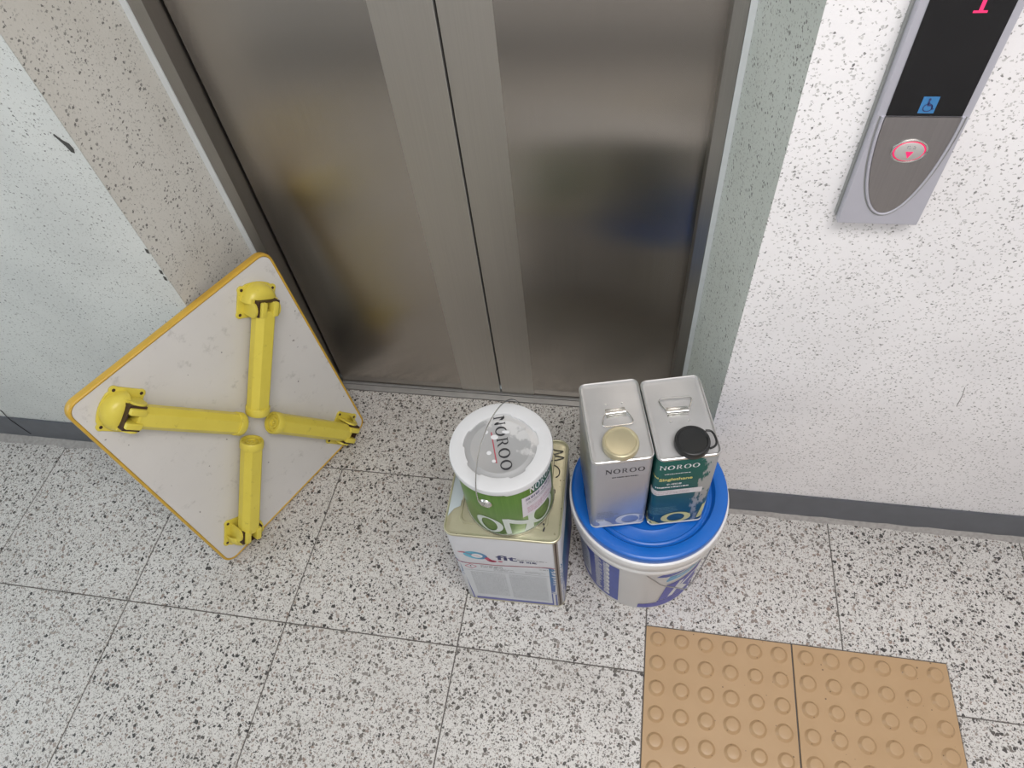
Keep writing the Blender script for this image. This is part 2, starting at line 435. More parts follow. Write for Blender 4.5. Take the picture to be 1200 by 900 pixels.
def fillet(name, x0, x1, y, a, b):
    n = 60; V = []; F = []
    for i in range(n + 1):
        x = x0 + (x1 - x0) * i / n; w = a * random.uniform(.75, 1.2); h = b * random.uniform(.8, 1.15)
        V += [(x, y, 0), (x, y - w, 0.0002), (x, y - w * .45, h * .55), (x, y, h)]
        if i:
            k = 4 * (i - 1)
            for j in range(4): F.append((k + j, k + (j + 1) % 4, k + 4 + (j + 1) % 4, k + 4 + j))
    F += [(0, 3, 2, 1), (4 * n, 4 * n + 1, 4 * n + 2, 4 * n + 3)]
    struct(mk(name, V, F, MAT['fillet']))
fillet('trim_1', -2.3, LX, LY - 0.006, 0.022, 0.006)
fillet('trim_2', RX + 0.01, 2.2, RY - 0.005, 0.009, 0.012)
# white caulk lines between the niche sides and the door frame
run('trim_3', (FL - 0.012, FY + 0.004), (FL + 0.0, FY + 0.004), 0.0, 2.14, 0.006, MAT['caulk'])
run('trim_4', (FR - 0.0, FY + 0.004), (FR + 0.010, FY + 0.004), 0.0, 2.14, 0.006, MAT['caulk'])
# chipped paint on the left niche corner and hairline scratch over the skirting
chip = [(-0.6040, 0.9895), (-0.6020, 0.9905), (-0.5945, 0.980), (-0.5870, 0.974), (-0.5850, 0.965), (-0.5880, 0.957), (-0.5925, 0.959), (-0.5955, 0.970)]
V, F = stack([[(x, LY - 0.0002, z) for x, z in chip], [(x, LY - 0.0012, z) for x, z in chip]])
struct(mk('wall_chip', V, F, simple('chip_dark', (0.07, 0.07, 0.065), 0.8)))
V, F = tube(smooth_path([(-1.40, LY - 0.0003, 0.145), (-1.385, LY - 0.0003, 0.128), (-1.378, LY - 0.0065, 0.097), (-1.372, LY - 0.0065, 0.05), (-1.366, LY - 0.0065, 0.02)], 4), 0.0012, 5)
struct(mk('wall_crack', V, F, simple('crack_dark', (0.03, 0.03, 0.03), 0.9)))
for i, (x, z) in enumerate([(-0.578, 0.700), (-0.5785, 0.683), (-0.577, 0.752)]):
    V, F = stack([[(x - .006, LY - .0001, z - .005), (x - .001, LY - .0001, z - .008), (x + .001, LY - .0001, z + .003), (x - .004, LY - .0001, z + .006)],
                  [(x - .005, LY - .001, z - .004), (x - .001, LY - .001, z - .006), (x + .001, LY - .001, z + .002), (x - .004, LY - .001, z + .004)]])
    struct(mk('wall_chip', V, F, bpy.data.materials['chip_dark']))

V, F = tube([(0.8640, RY - .0003, .532), (0.8695, RY - .0003, .508), (0.8730, RY - .0003, .477)], 0.0007, 5)
struct(mk('wall_scratch', V, F, simple('scratch_grey', (0.30, 0.29, 0.28), 0.8)))

# ------------------------------------------------------------------ lift doors (door_1)
fr = bmesh.new()
JL, JR = -0.516, 0.402        # inner faces of the jambs
box(FL, JL, FY, 0.33, 0.0, 2.14, 0.0012, fr); box(JR, FR, FY, 0.33, 0.0, 2.14, 0.0012, fr)
box(JL, JR, FY, 0.33, 2.10, 2.14, 0.0012, fr)
door = struct(mkb('door_1', fr, MAT['steel_frame']))
SX = -0.0468
mkb('door_leaf', box(JL + 0.004, SX - 0.0022, DY, DY + 0.03, 0.006, 2.10, 0.0008), MAT['steel'], door)
mkb('door_leaf', box(SX + 0.0022, JR + 0.006, DY, DY + 0.03, 0.006, 2.10, 0.0008), MAT['steel'], door)
l1, l2 = [o for o in door.children if o.name.startswith('door_leaf')]
mkb('satin_strip', box(-0.158, SX - 0.0026, DY - 0.0006, DY + 0.001, 0.007, 2.099), MAT['steel_satin'], l1)
mkb('satin_strip', box(SX + 0.0026, 0.046, DY - 0.0006, DY + 0.001, 0.007, 2.099), MAT['steel_satin'], l2)
mkb('shaft_shadow_gap', box(JL, JR + .004, DY + 0.031, DY + 0.04, 0.0, 2.1), MAT['dark_gap'], door)
mkb('edge_seal', box(SX - 0.0030, SX - 0.0021, DY - 0.0012, DY + 0.01, 0.008, 2.098), simple('seal_light', (0.5, 0.49, 0.47), 0.4, 0.6), l1)
sl = box(JL, JR, 0.2580, 0.2740, -0.02, 0.0022, 0.0006)
box(JL, JR, 0.2765, 0.2960, -0.02, 0.0022, 0.0006, sl)
mkb('door_sill', sl, MAT['steel_sill'], door)
mkb('sill_groove', box(JL, JR, 0.2735, 0.2770, -0.02, -0.001), MAT['dark_gap'], door)

# ------------------------------------------------------------------ tactile paving
Mt = NT('tan_tactile_vinyl', 0.40, 0, 0.5); co = Mt.coord()
c = Mt.mix(Mt.noise(co, 14, 3), (0.43, 0.28, 0.148), (0.49, 0.33, 0.185))
m1, _ = flecks(Mt, co, 70, 0.30, 0.05, 0.16, 0.03)
c = Mt.mix(Mt.math('MULTIPLY', m1, 0.75), c, (0.10, 0.06, 0.035))
Mt.color(c); Mt.b.inputs['Roughness'].default_value = .33; Mt.bump(Mt.noise(co, 160, 2), 0.08, 0.001)
MAT['tactile'] = Mt.m
tp = empty('tactile_paving', 'pair of tan tactile paving tiles with raised round domes set in the speckled floor', 'tactile paving', (0.375, -0.31, 0))
dome_profile = [(0.0172, 0.0), (0.0162, 0.0006), (0.0124, 0.0066), (0.0114, 0.0074), (0.0104, 0.0076), (0.0, 0.0076)]
dV, dF = lathe(dome_profile, 20)
dome_me = bpy.data.meshes.new('dome'); dome_me.from_pydata(dV, [], dF); dome_me.materials.append(MAT['tactile'])
for p in dome_me.polygons: p.use_smooth = True
dome_me.set_sharp_from_angle(angle=math.radians(33))
for k in range(2):
    x0 = 0.0 + 0.3035 * k
    o = mkb('tactile_tile', box(x0 + 0.0006, x0 + 0.3010, -0.3004, 0.0, -0.006, 0.0022, 0.0009), MAT['tactile'], tp)
    for i in range(6):
        for j in range(6):
            d = bpy.data.objects.new('dome', dome_me); COL.objects.link(d); d.parent = o
            d.location = (x0 + 0.0255 + 0.05 * i, -0.0255 - 0.05 * j, 0.0020)
            s = random.uniform(.95, 1.05); d.scale = (s, s, 1); d.rotation_euler.z = random.random() * 6

# ------------------------------------------------------------------ folding table leaning on the wall corner
MAT['yellow'] = simple('yellow_paint', (0.72, 0.60, 0.10), 0.38, var=0.10, scale=18)
My = NT('yellow_plastic', 0.36, 0, 0.5); co = My.coord()
g = My.n('ShaderNodeNewGeometry')
f = My.noise(co, 25, 3)
c = My.mix(f, (0.68, 0.56, 0.07), (0.78, 0.66, 0.10)); My.color(My.mix(My.step(My.noise(co, 55, 4, .7), .60, .75, 0, .5), c, (0.40, 0.31, 0.05)))
MAT['yellow'] = My.m
MAT['edge_yellow'] = simple('golden_edge_plastic', (0.62, 0.38, 0.045), 0.35, var=0.16, scale=22)
Mb = NT('white_board', 0.48, 0, 0.4); co = Mb.coord()
c = Mb.mix(Mb.noise(co, 7, 3), (0.64, 0.62, 0.60), (0.74, 0.725, 0.70))
s1 = Mb.step(Mb.noise(co, 24, 5, .7), .56, .72, 0, .42); c = Mb.mix(s1, c, (0.34, 0.33, 0.31))
m1, _ = flecks(Mb, Mb.vmath('ADD', co, Mb.vmath('MULTIPLY', Mb.noise(co, 90, 2, out='Color'), (.012, .012, .012))), 48, .22, .04, .18, .04)
c = Mb.mix(Mb.math('MULTIPLY', m1, .7), c, (0.13, 0.12, 0.11)); Mb.color(c)
MAT['board'] = Mb.m
MAT['hole'] = simple('screw_dark', (0.06, 0.03, 0.02), 0.5, 0.3)
hd = math.radians(62.78); tl = math.radians(6.5)
e = Vector((math.cos(hd), math.sin(hd), 0)); n0 = Vector((-e.y, e.x, 0))
u = math.cos(tl) * Vector((0, 0, 1)) + math.sin(tl) * n0; nn = e.cross(u)
MW = Matrix(((e.x, u.x, nn.x, -0.6285), (e.y, u.y, nn.y, -0.2915), (e.z, u.z, nn.z, 0.0045), (0, 0, 0, 1)))
BW, BH, BT = 0.490, 0.612, 0.018
tb = empty('folding_table', 'low square folding table on its edge, white underside, four folded yellow legs', 'table', mat=MW)
R0 = 0.028
def off(rr, ins): return rrect(BW - 2 * ins, BH - 2 * ins, rr, 8, BW / 2, BH / 2)
prof = [(0.0062, -0.0030), (0.0058, 0.0004), (0.0030, 0.0013), (0.0008, -0.0010), (0.0, -0.0045), (0.0, -0.0140), (0.0010, -0.0172), (0.0040, -0.0185), (0.0080, -0.0185), (0.0080, -0.0030)]
rings = [[(x, y, z) for x, y in off(max(R0 - i, .012), i)] for i, z in prof]
V, F = stack(rings + [rings[0]], False, False)
mk('edge_band', V, F, MAT['edge_yellow'], tb, 'all')
V, F = stack([[(x, y, -0.0165) for x, y in off(R0 - .006, .0065)], [(x, y, -0.0004) for x, y in off(R0 - .006, .0065)]])
mk('board', V, F, MAT['board'], tb)

def make_leg(parent, cx, cy, ex, ey, L):
    """one folded leg; bracket centre cx,cy and leg end ex,ey in board coordinates"""
    d = Vector((ex - cx, ey - cy, 0)).normalized(); p = Vector((-d.y, d.x, 0)); z = Vector((0, 0, 1))
    A = Matrix(((d.x, p.x, 0, cx), (d.y, p.y, 0, cy), (0, 0, 1, 0), (0, 0, 0, 1)))
    # leg tube: six-sided with a flattened top, root just past the hinge
    def sect(x, s=1.0, zc=0.0305):
        pr = [(-.0235, -.008), (-.0235, .008), (-.0125, .0215), (.0125, .0215), (.0235, .008), (.0235, -.008), (.0125, -.0215), (-.0125, -.0215)]
        out = []
        for i in range(8):
            a, b = Vector(pr[i]), Vector(pr[(i + 1) % 8]); out += [a.lerp(b, .04), a.lerp(b, .96)]
        return [(x, q.x * s, zc + q.y * s) for q in out]
    V, F = stack([sect(0.012, .96), sect(0.030), sect(L - 0.014)])
    bm = bmesh.new(); bm_add(bm, V, F, A); leg = mkb('folding_leg', bm, MAT['yellow'], parent, False)
    # round foot cap with concentric rings on the end face
    R = 0.0262; zc = 0.0305
    pf = [(0.0, .0), (R * .97, 0.0), (R, .002), (R, .0150), (R * .93, .0185), (R * .80, .0185), (R * .76, .0125), (R * .52, .0125), (R * .49, .0170), (R * .36, .0170), (R * .33, .0115), (R * .14, .0115), (R * .12, .0155), (0, .0155)]
    V, F = lathe(pf, 36)
    CM = A @ Matrix(((0, 0, 1, L - 0.017), (1, 0, 0, 0), (0, 1, 0, zc), (0, 0, 0, 1)))
    bm = bmesh.new(); bm_add(bm, V, F, CM); mkb('foot_cap', bm, MAT['yellow'], leg, True)
    # bracket: flat flange plate with lobed corners and a half-dome housing
    w2, h2 = 0.0375, 0.027
    hol = [(-h2, -w2), (-h2, w2), (h2, w2), (h2, -w2)]
    out = []
    for (x, y), a0 in (((h2, w2), 0), ((-h2, w2), 90), ((-h2, -w2), 180), ((h2, -w2), 270)):
        for k in range(-2, 9):
            a = math.radians(a0 + 90 * k / 6); out.append((x + .0085 * math.cos(a), y + .0085 * math.sin(a)))
    k0 = 17   # round the edge away from the leg between its two lobes
    out[22:22] = [(-h2 - .0085 - .0075 * math.sin(math.pi * t / 8), w2 - 2 * w2 * t / 8) for t in range(1, 8)]
    V, F = stack([[(x, y, 0.0002) for x, y in out], [(x, y, 0.0030) for x, y in out], [(x * .985, y * .985, 0.0038) for x, y in out]])
    bm = bmesh.new(); bm_add(bm, V, F, A)
    # dome housing: quarter-round bulge whose open side faces the leg
    rings = []
    for k in range(9):
        a = math.radians(90 * k / 8); rr = .0400 * math.cos(a) ** .62 + .0001; zz = .0032 + .031 * math.sin(a) ** .75
        rings.append([(-.004 - rr * math.sin(t) * .95, rr * math.cos(t) * .98, zz) for t in [math.pi * i / 20 for i in range(21)]])
    V, F = stack(rings, False, False)
    bm_add(bm, V, [f for f in F if not (f[0] % 21 == 20)], A)
    bracket = mkb('hinge_bracket', bm, MAT['yellow'], leg, True)
    # hinge cheeks either side and the fork of the leg between them
    bm = bmesh.new()
    for s in (-1, 1):
        prf = [(-.014, .002), (.024, .002), (.024, .034)] + [(.008 + .016 * math.cos(math.radians(a)), .034 + .013 * math.sin(math.radians(a))) for a in range(0, 181, 20)] + [(-.014, .034)]
        y0, y1 = s * .0255, s * .0300
        V, F = stack([[(x, y0, zz) for x, zz in prf], [(x, y1, zz) for x, zz in prf]])
        bm_add(bm, V, F, A)
    mkb('hinge_cheek', bm, MAT['yellow'], leg, True)
    bm = bmesh.new()
    for s in (-1, 1): box(-.012, .020, s * .0140 - .0068, s * .0140 + .0068, .020, .0545, .003, bm, A)
    box(.008, .022, -.010, .010, .022, .050, .002, bm, A)
    mkb('hinge_fork', bm, MAT['yellow'], leg, True)
    # dark slots and pin of the hinge
    bm = bmesh.new()
    box(-.0135, .020, -.0254, -.0210, .030, .0475, 0, bm, A); box(-.0135, .020, .0210, .0254, .030, .0475, 0, bm, A)
    box(-.0130, -.0105, -.0205, .0205, .030, .0465, 0, bm, A)
    mkb('hinge_slot', bm, MAT['hole'], leg)
    for x, y in hol:
        V, F = lathe([(0, .0), (.0034, .0), (.0034, .0043), (.0024, .0050), (.0, .0046)], 12)
        bm = bmesh.new(); bm_add(bm, V, F, A @ Matrix.Translation((x, y, 0)))
        mkb('screw', bm, MAT['hole'], leg, label='dark screw head')
make_leg(tb, 0.078, 0.066, 0.215, 0.272, 0.252)
make_leg(tb, 0.409, 0.532, 0.277, 0.343, 0.252)
make_leg(tb, 0.072, 0.538, 0.2175, 0.340, 0.252)
make_leg(tb, 0.421, 0.060, 0.276, 0.276, 0.256)

# ------------------------------------------------------------------ big square tin
def M_fill(name, col, rough=0.4, metal=0.0, **k): return simple(name, col, rough, metal, **k)
MAT['tin_white'] = simple('tin_white_print', (0.60, 0.61, 0.64), 0.33, var=0.05, scale=14)
Mc = NT('cream_lacquered_tin', 0.36, 0.55); co = Mc.coord()
c = Mc.mix(Mc.noise(co, 16, 3), (0.40, 0.375, 0.25), (0.62, 0.60, 0.44))
c = Mc.mix(Mc.step(Mc.noise(co, 45, 4, .7), .62, .72, 0, .6), c, (0.20, 0.17, 0.10)); Mc.color(c)
m1, _ = flecks(Mc, co, 130, .12, .05, .25, .05); Mc.color(Mc.mix(Mc.math('MULTIPLY', m1, .8), c, (.09, .075, .05)))
Mc.bump(Mc.noise(co, 22, 2), .25, .002)
MAT['cream_tin'] = Mc.m
MAT['blueprint'] = (lambda M: (M.color(M.mix(M.step(M.sep(M.coord())[2], .02, .22), M.mix(M.step(M.noise(M.coord(), 12, 2), .3, .7), (0.16, 0.16, 0.42), (0.085, 0.115, 0.36)), (0.04, 0.16, 0.33))), M.m)[1])(NT('blue_violet_print', .5))
MAT['red'] = simple('print_red', (0.42, 0.07, 0.10), .45)
MAT['crimson'] = simple('print_crimson', (0.50, 0.05, 0.12), .45)
MAT['navy'] = simple('print_navy', (0.035, 0.04, 0.14), .45)
MAT['sky'] = (lambda M: (M.color(M.mix(M.step(M.sep(M.coord())[0], -.075, -.03), (0.10, .42, .58), (.05, .16, .38))), M.m)[1])(NT('logo_blue', .35))
MAT['greytext'] = simple('print_grey', (0.24, 0.25, 0.27), .5)
MAT['white'] = simple('print_white', (0.72, 0.73, 0.75), .4)
MAT['panelgrey'] = simple('info_panel', (0.60, 0.63, 0.66), .4)
MAT['scratched'] = simple('bare_tin', (0.50, 0.50, 0.49), .3, .9, var=.2, scale=40)
MAT['seam'] = simple('brown_seam', (0.28, 0.25, 0.22), .35, .7, var=.3, scale=50)

def rr_map(w, d, r):
    """unroll a rounded-rectangle wall: s=0 at the centre of the front (-y) face"""
    a, b = w / 2 - r, d / 2 - r; q = math.pi * r / 2
    def f(s, z, o):
        sg = 1 if s >= 0 else -1; t = abs(s)
        if t <= a: x, y = t, -d / 2 - o
        elif t <= a + q:
            th = (t - a) / r; x, y = a + (r + o) * math.sin(th), -b - (r + o) * math.cos(th)
        elif t <= a + q + 2 * b: x, y = w / 2 + o, -b + (t - a - q)
        else:
            th = min((t - a - q - 2 * b) / r, math.pi / 2); x, y = a + (r + o) * math.cos(th), b + (r + o) * math.sin(th)
        return (sg * x, y, z)
    return f
def box_can(name_root, w, d, h, r, body_mat, rim_mat, top_mat, rim=0.0022, recess=0.004, seg=7, base_rim=True):
    rings = []
    def ring(ins, z): return [(x, y, z) for x, y in rrect(w - 2 * ins, d - 2 * ins, max(r - ins, .002), seg)]
    V, F = stack([ring(.0022, 0.0045), ring(0.0006, .0062), ring(0.0, .008), ring(0, h - .008), ring(.0006, h - .0062)], False, False)
    mk('can_body', V, F, body_mat, name_root, True)
    V, F = stack([ring(.004, .0), ring(.0008, .0), ring(-.0004, .0015), ring(-.0004, .0040), ring(.0012, .0055)], True, False)
    mk('base_rim', V, F, rim_mat, name_root, True)
    V, F = stack([ring(.0012, h - .0070), ring(-rim * .5, h - .0055), ring(-rim * .7, h - .0030), ring(-rim * .3, h - .0006), ring(.0008, h), ring(.0022, h - .0006), ring(.0030, h - recess)], False, False)
    mk('top_rim', V, F, rim_mat, name_root, True)
    V, F = stack([ring(.0030, h - recess), ring(.0060, h - recess - .0006), ring(.0085, h - recess)], False, True)
    return mk('can_top', V, F, top_mat, name_root, True)

QW, QD, QH, QR = 0.222, 0.222, 0.353, 0.019
QM = Matrix.Translation((0.0795, -0.1835, 0.0)) @ Matrix.Rotation(math.radians(1.5), 4, 'Z')
qt = empty('square_tin', 'large square metal tin, white and blue print, cream dented lid, standing on floor beside bucket', 'tin', mat=QM)
box_can(qt, QW, QD, QH, QR, MAT['tin_white'], MAT['cream_tin'], MAT['cream_tin'], rim=0.002, recess=0.0045)
# pressed rectangle on the lid
zt = QH - .0045
rg = [[(x, y, zt + dz) for x, y in rrect(.172 - i, .172 - i, .014, 5)] for i, dz in ((0, -.0004), (.003, .0022), (.008, .0024), (.011, -.0004))]
V, F = stack(rg, False, False); mk('pressed_ridge', V, F, MAT['cream_tin'], qt, True)
qm = rr_map(QW, QD, QR); qf = rr_map(QW, QD, QR)
S1 = QW / 2 - QR + math.pi * QR / 2 + QD - 2 * QR
zl = lambda s: 0.2165 + 0.020 * min(1, max(0, (s + .02) / .10)) * 0.55 + (0.004 if s < -.09 else 0) + 0.5 * max(0, s - .106)
sp = [(-S1 + (2 * S1) * i / 60) for i in range(61)]
print_mesh('blue_field', [[(s, .008) for s in sp] + [(s, (zl(s) + .012 * math.exp(-((s + .112) / .014) ** 2)) if -.13 < s < .11 else zl(.11) + .30 * (abs(s) - .11) * (1 if s > 0 else -.35)) for s in reversed(sp)]], qm, MAT['blueprint'], qt, .02, .0002)
sp2 = [-.108 + .21 * i / 30 for i in range(31)]
print_mesh('red_line', [[(s, zl(s) - .0008 - (.006 if s > .09 else 0) * (s - .09) / .012) for s in sp2] + [(s, zl(s) + .0018 - (.006 if s > .09 else 0) * (s - .09) / .012) for s in reversed(sp2)]], qm, MAT['red'], qt, .02, .0006)
print_mesh('information_panel', [[(-.092, .022), (.085, .020), (.085, .2235)] + [(.085 - .183 * i / 12, zl(.085 - .183 * i / 12) - .0016) for i in range(1, 13)]], qm, MAT['panelgrey'], qt, .02, .0004)
# round logo: blue ring, white core, red stroke, crimson drop
print_mesh('logo_ring', [ellipse(-.060, .2600, .0245, .0175, 36, -.30)], qm, MAT['sky'], qt, .02, .0004)
print_mesh('logo_core', [ellipse(-.0565, .2590, .0115, .0100, 28)], qm, MAT['white'], qt, .02, .0006)
print_mesh('logo_stroke', [[(-.0945, .2735), (-.080, .2745), (-.078, .2700), (-.0905, .2700)], [(-.078, .2705), (-.052, .2560), (-.050, .2535), (-.078, .2688)]], qm, MAT['crimson'], qt, .02, .0008)
print_mesh('logo_tail', [[(-.043, .2500), (-.036, .2560), (-.029, .2440), (-.024, .2405), (-.024, .2350), (-.030, .2330), (-.037, .2370)], ellipse(-.0275, .2375, .0085, .0052, 24), ellipse(-.0115, .2390, .0050, .0028, 20)], qm, MAT['crimson'], qt, .02, .0006)
print_text('logo_text', 'fit', .042, -.0185, .2465, qm, MAT['navy'], qt, h=.0235, bold=.022)
print_text('name_text', '큐 피트', .036, .0265, .2405, qm, MAT['navy'], qt, h=.0095, bold=.03)
print_mesh('small_print', small_print(.024, .083, .2535, .2580, 1, .7, .007), qm, MAT['greytext'], qt, .05, .0005)
h0 = (-.077, .2015)
print_mesh('hazard_diamond', [[[(h0[0] - .013, h0[1]), (h0[0], h0[1] - .013), (h0[0] + .013, h0[1]), (h0[0], h0[1] + .013)], [(h0[0] - .0108, h0[1]), (h0[0], h0[1] + .0108), (h0[0] + .0108, h0[1]), (h0[0], h0[1] - .0108)]]], qm, MAT['crimson'], qt, .02, .0006)
print_text('hazard_mark', '!', .0022, h0[0] - .0011, h0[1] - .0055, qm, MAT['black'], qt, h=.011, lift=.0006)
print_mesh('small_print', small_print(-.056, -.010, .199, .212, 2, .5, .008) + small_print(-.030, .030, .186, .199, 3, .35, .010, True) + small_print(.035, .078, .188, .199, 3, .35, .010, True) + small_print(.066, .083, .2120, .2165, 1, .6, .005), qm, MAT['greytext'], qt, .05, .0006)
print_mesh('panel_rule', [rect(-.092, .085, .1808, .1818)], qm, MAT['greytext'], qt, .02, .0006)
print_mesh('small_print', small_print(-.082, -.008, .040, .174, 30, .28, .004) + small_print(-.001, .078, .034, .174, 32, .28, .004), qm, MAT['greytext'], qt, .05, .0006)
print_mesh('side_print', [rect(.145, .215, .06, .24), rect(.225, .280, .10, .30)], qm, MAT['blueprint'], qt, .02, .0005)
print_mesh('side_seam', [rect(.0975, .1005, .008, .346), rect(.1035, .1070, .008, .346)], lambda s, z, o: qm(s, z, o), MAT['seam'], qt, .02, .0011)
print_mesh('seam_shadow', [rect(.1004, .1036, .008, .346)], lambda s, z, o: qm(s, z, o), MAT['hole'], qt, .02, .0008)
# scraped paper left on the lid
Minv = QM.inverted()
def wl_(pts, z): return [tuple((Minv @ Vector((x, y, z)))[:2]) for x, y in pts]
fl_ = [(-.033, -.100), (-.004, -.110), (.004, -.150), (-.006, -.172), (-.011, -.197), (.004, -.2155), (-.006, -.224), (-.006, -.236), (-.0175, -.243), (-.0275, -.262), (-.0285, -.20)]
print_mesh('torn_paper', [wl_(fl_, zt)], lambda x, y, o: (x, y, zt + .001 + o), simple('pale_paper', (.50, .56, .60), .6, var=.08, scale=30), qt, .02, .0006)
# marker writing on the lid
def stroke(name, pts, mat, parent, r=.0011, z=None, sm=5):
    V, F = tube(smooth_path([(*(Minv @ Vector((x, y, zt)))[:2], zt + .0010) for x, y in pts], sm), r, 5); return mk(name, V, F, mat, parent)
stroke('marker_writing', [(.150, -.086), (.160, -.092), (.178, -.094), (.166, -.100), (.156, -.104), (.168, -.106), (.181, -.108), (.170, -.114), (.156, -.118)], MAT['black'], qt, .0011, sm=3)
stroke('marker_writing', [(.164, -.127), (.172, -.132), (.176, -.140), (.175, -.149), (.170, -.154)], MAT['black'], qt)
stroke('marker_writing', [(.166, -.187), (.170, -.191), (.172, -.187), (.171, -.181)], MAT['black'], qt)
stroke('marker_writing', [(.158, -.254), (.161, -.262), (.160, -.270)], MAT['black'], qt, .0016)

# ------------------------------------------------------------------ round green paint can on the tin
GX, GY, GZ = 0.0868, -0.2035, 0.3520
gc = empty('paint_can', 'round green paint can with white lid ring and wire handle, on top of square tin', 'paint can', (GX, GY, GZ))
Mg = NT('green_print', .34, .35); co = Mg.coord()
st = Mg.noise(Mg.mapping(co, (260, 260, 9)), 1, 3)
Mg.color(Mg.mix(st, (0.085, 0.20, 0.028), (0.15, 0.30, 0.055)))
MAT['green'] = Mg.m
MAT['tinmetal'] = simple('bright_tin', (0.62, 0.62, 0.60), .22, 1.0, var=.12, scale=30)
MAT['dkgreen'] = simple('dark_green_print', (0.015, 0.10, 0.06), .35)
MAT['palegreen'] = simple('pale_print', (0.60, 0.66, 0.62), .38)
Mw = NT('white_lid_plastic', .42); Mw.color((.64, .65, .665)); MAT['whiteplastic'] = Mw.m
CR, CH = 0.0848, 0.180
V, F = lathe([(CR - .0015, .0055), (CR, .008), (CR, CH - .022), (CR - .0008, CH - .020)], 80); mk('can_body', V, F, MAT['green'], gc, True)
V, F = lathe([(0, .003), (CR - .006, .003), (CR - .004, 0), (CR + .0008, .0004), (CR + .0016, .003), (CR + .0006, .0060), (CR - .002, .0065)], 80); mk('base_rim', V, F, MAT['tinmetal'], gc, True)
V, F = lathe([(CR - .001, CH - .021), (CR + .0012, CH - .018), (CR + .0012, CH - .002), (CR - .004, CH - .001)], 80); mk('top_rim', V, F, MAT['tinmetal'], gc, True)
cm = lambda th, z, o: ((CR + o) * math.cos(th), (CR + o) * math.sin(th), z)
dg = math.radians
Z0 = .352
def cp(th, z): return (dg(th), z - Z0)
# letters printed low on the can
def annulus(th, z, rth, rz, ith, iz, cut=None, dx=0):
    return [[(dg(th) + dg(rth) * math.cos(a), z - Z0 + rz * math.sin(a)) for a in [2 * math.pi * i / 40 for i in range(40)]],
            [(dg(th + dx) + dg(ith) * math.cos(-a), z - Z0 + iz * math.sin(-a)) for a in [2 * math.pi * i / 40 for i in range(40)]]]
print_mesh('large_letters', [annulus(-105, .3915, 18, .0290, 10.5, .0245), annulus(-32, .4000, 21, .0340, 14.5, .0285, dx=0),
    [cp(-86.5, .424), cp(-78.5, .424), cp(-54.5, .400), cp(-54.5, .4245), cp(-47.5, .4245), cp(-48.5, .361), cp(-62, .361), cp(-57.5, .388), cp(-78.5, .4075), cp(-77.5, .362), cp(-84, .362)]],
    cm, MAT['palegreen'], gc, .08, .0004)
print_mesh('dark_band', [[cp(-44, .484), cp(10, .484), cp(10, .516), cp(-44, .516)]], cm, MAT['dkgreen'], gc, .08, .0003)
print_mesh('brand_word', [[[(dg(-48) + a, b - Z0) for a, b in r] for r in p] for p in logo_word(dg(42), 0, .492, .020)], cm, MAT['white'], gc, .08, .0006)
print_mesh('paper_sticker', [[cp(-61, .4185), cp(-6, .4205), cp(-6, .484), cp(-59, .488)]], cm, simple('sticker_paper', (.66, .63, .68), .55, var=.05, scale=60), gc, .08, .0008)
V_ = print_text('sticker_text', '크린탄 스피드', dg(44), dg(-55), .4735 - Z0, cm, MAT['navy'], gc, h=.0080, lift=.0012, bold=.03)
print_mesh('sticker_print', small_print(dg(-54), dg(-12), .4590 - Z0, .4690 - Z0, 2, .4, dg(3)) , cm, MAT['greytext'], gc, .08, .0012)
print_mesh('sticker_print', small_print(dg(-54), dg(-10), .4270 - Z0, .4500 - Z0, 4, .4, dg(3), True), cm, simple('print_pink', (.52, .25, .36), .5), gc, .08, .0012)
# lid: white snap ring with stepped inner edge, grey metal disc inside
LZ = CH + .004; RO = 0.0905
n = 120; seg = []
for i in range(n):
    a = 2 * math.pi * i / n; dgr = math.degrees(a)
    ri = .0665 if any(abs((dgr - c + 180) % 360 - 180) < 14 for c in (22, 95, 172, 232, 305)) else .0630
    seg.append((a, ri))
def lidring(rf, z): return [(rf(r) * math.cos(a), rf(r) * math.sin(a), z) for a, r in seg]
def skirt(a):
    dgr = math.degrees(a) % 360
    return -.0155 if 285 < dgr < 318 else -.0120
bottom = [(RO * math.cos(a), RO * math.sin(a), LZ + skirt(a)) for a, r in seg]
bottom_in = [((RO - .0012) * math.cos(a), (RO - .0012) * math.sin(a), LZ + skirt(a)) for a, r in seg]
rg = [bottom_in, bottom, lidring(lambda r: RO, LZ - .003), lidring(lambda r: RO - .0010, LZ - .0008), lidring(lambda r: RO - .003, LZ), lidring(lambda r: r + .002, LZ), lidring(lambda r: r, LZ - .0008), lidring(lambda r: r, LZ - .0040), lidring(lambda r: r + .006, LZ - .0045)]
V, F = stack(rg, False, False); mk('lid_ring', V, F, MAT['whiteplastic'], gc, True, 'white plastic snap ring with notched inner edge')
Ml = NT('grey_lid_metal', .42, .2); co = Ml.coord()
blot = Ml.noise(Ml.mapping(co, (1, 1, 1)), 28, 4, .6)
sx_ = Ml.sep(co)
dist = Ml.math('ADD', Ml.math('MULTIPLY', sx_[0], 9.0), Ml.math('MULTIPLY', sx_[1], 12.0))
mask = Ml.step(Ml.math('ADD', blot, Ml.math('MULTIPLY', dist, .28)), .60, .70)
Ml.color(Ml.mix(Ml.math('MULTIPLY', mask, .8), Ml.mix(Ml.noise(co, 12, 2), (.36, .365, .375), (.44, .445, .45)), (.66, .66, .66)))
MAT['lidmetal'] = Ml.m
lz = LZ - .0040
V, F = lathe([(0, lz), (.050, lz), (.052, lz + .0012), (.054, lz + .0012), (.056, lz), (.0705, lz)], 72); mk('lid_disc', V, F, MAT['lidmetal'], gc, True, 'grey metal lid disc with printed word and paint smears')
am = -math.radians(70)
lm_ = lambda x, y, o: (x, y, lz + .0002 + o)
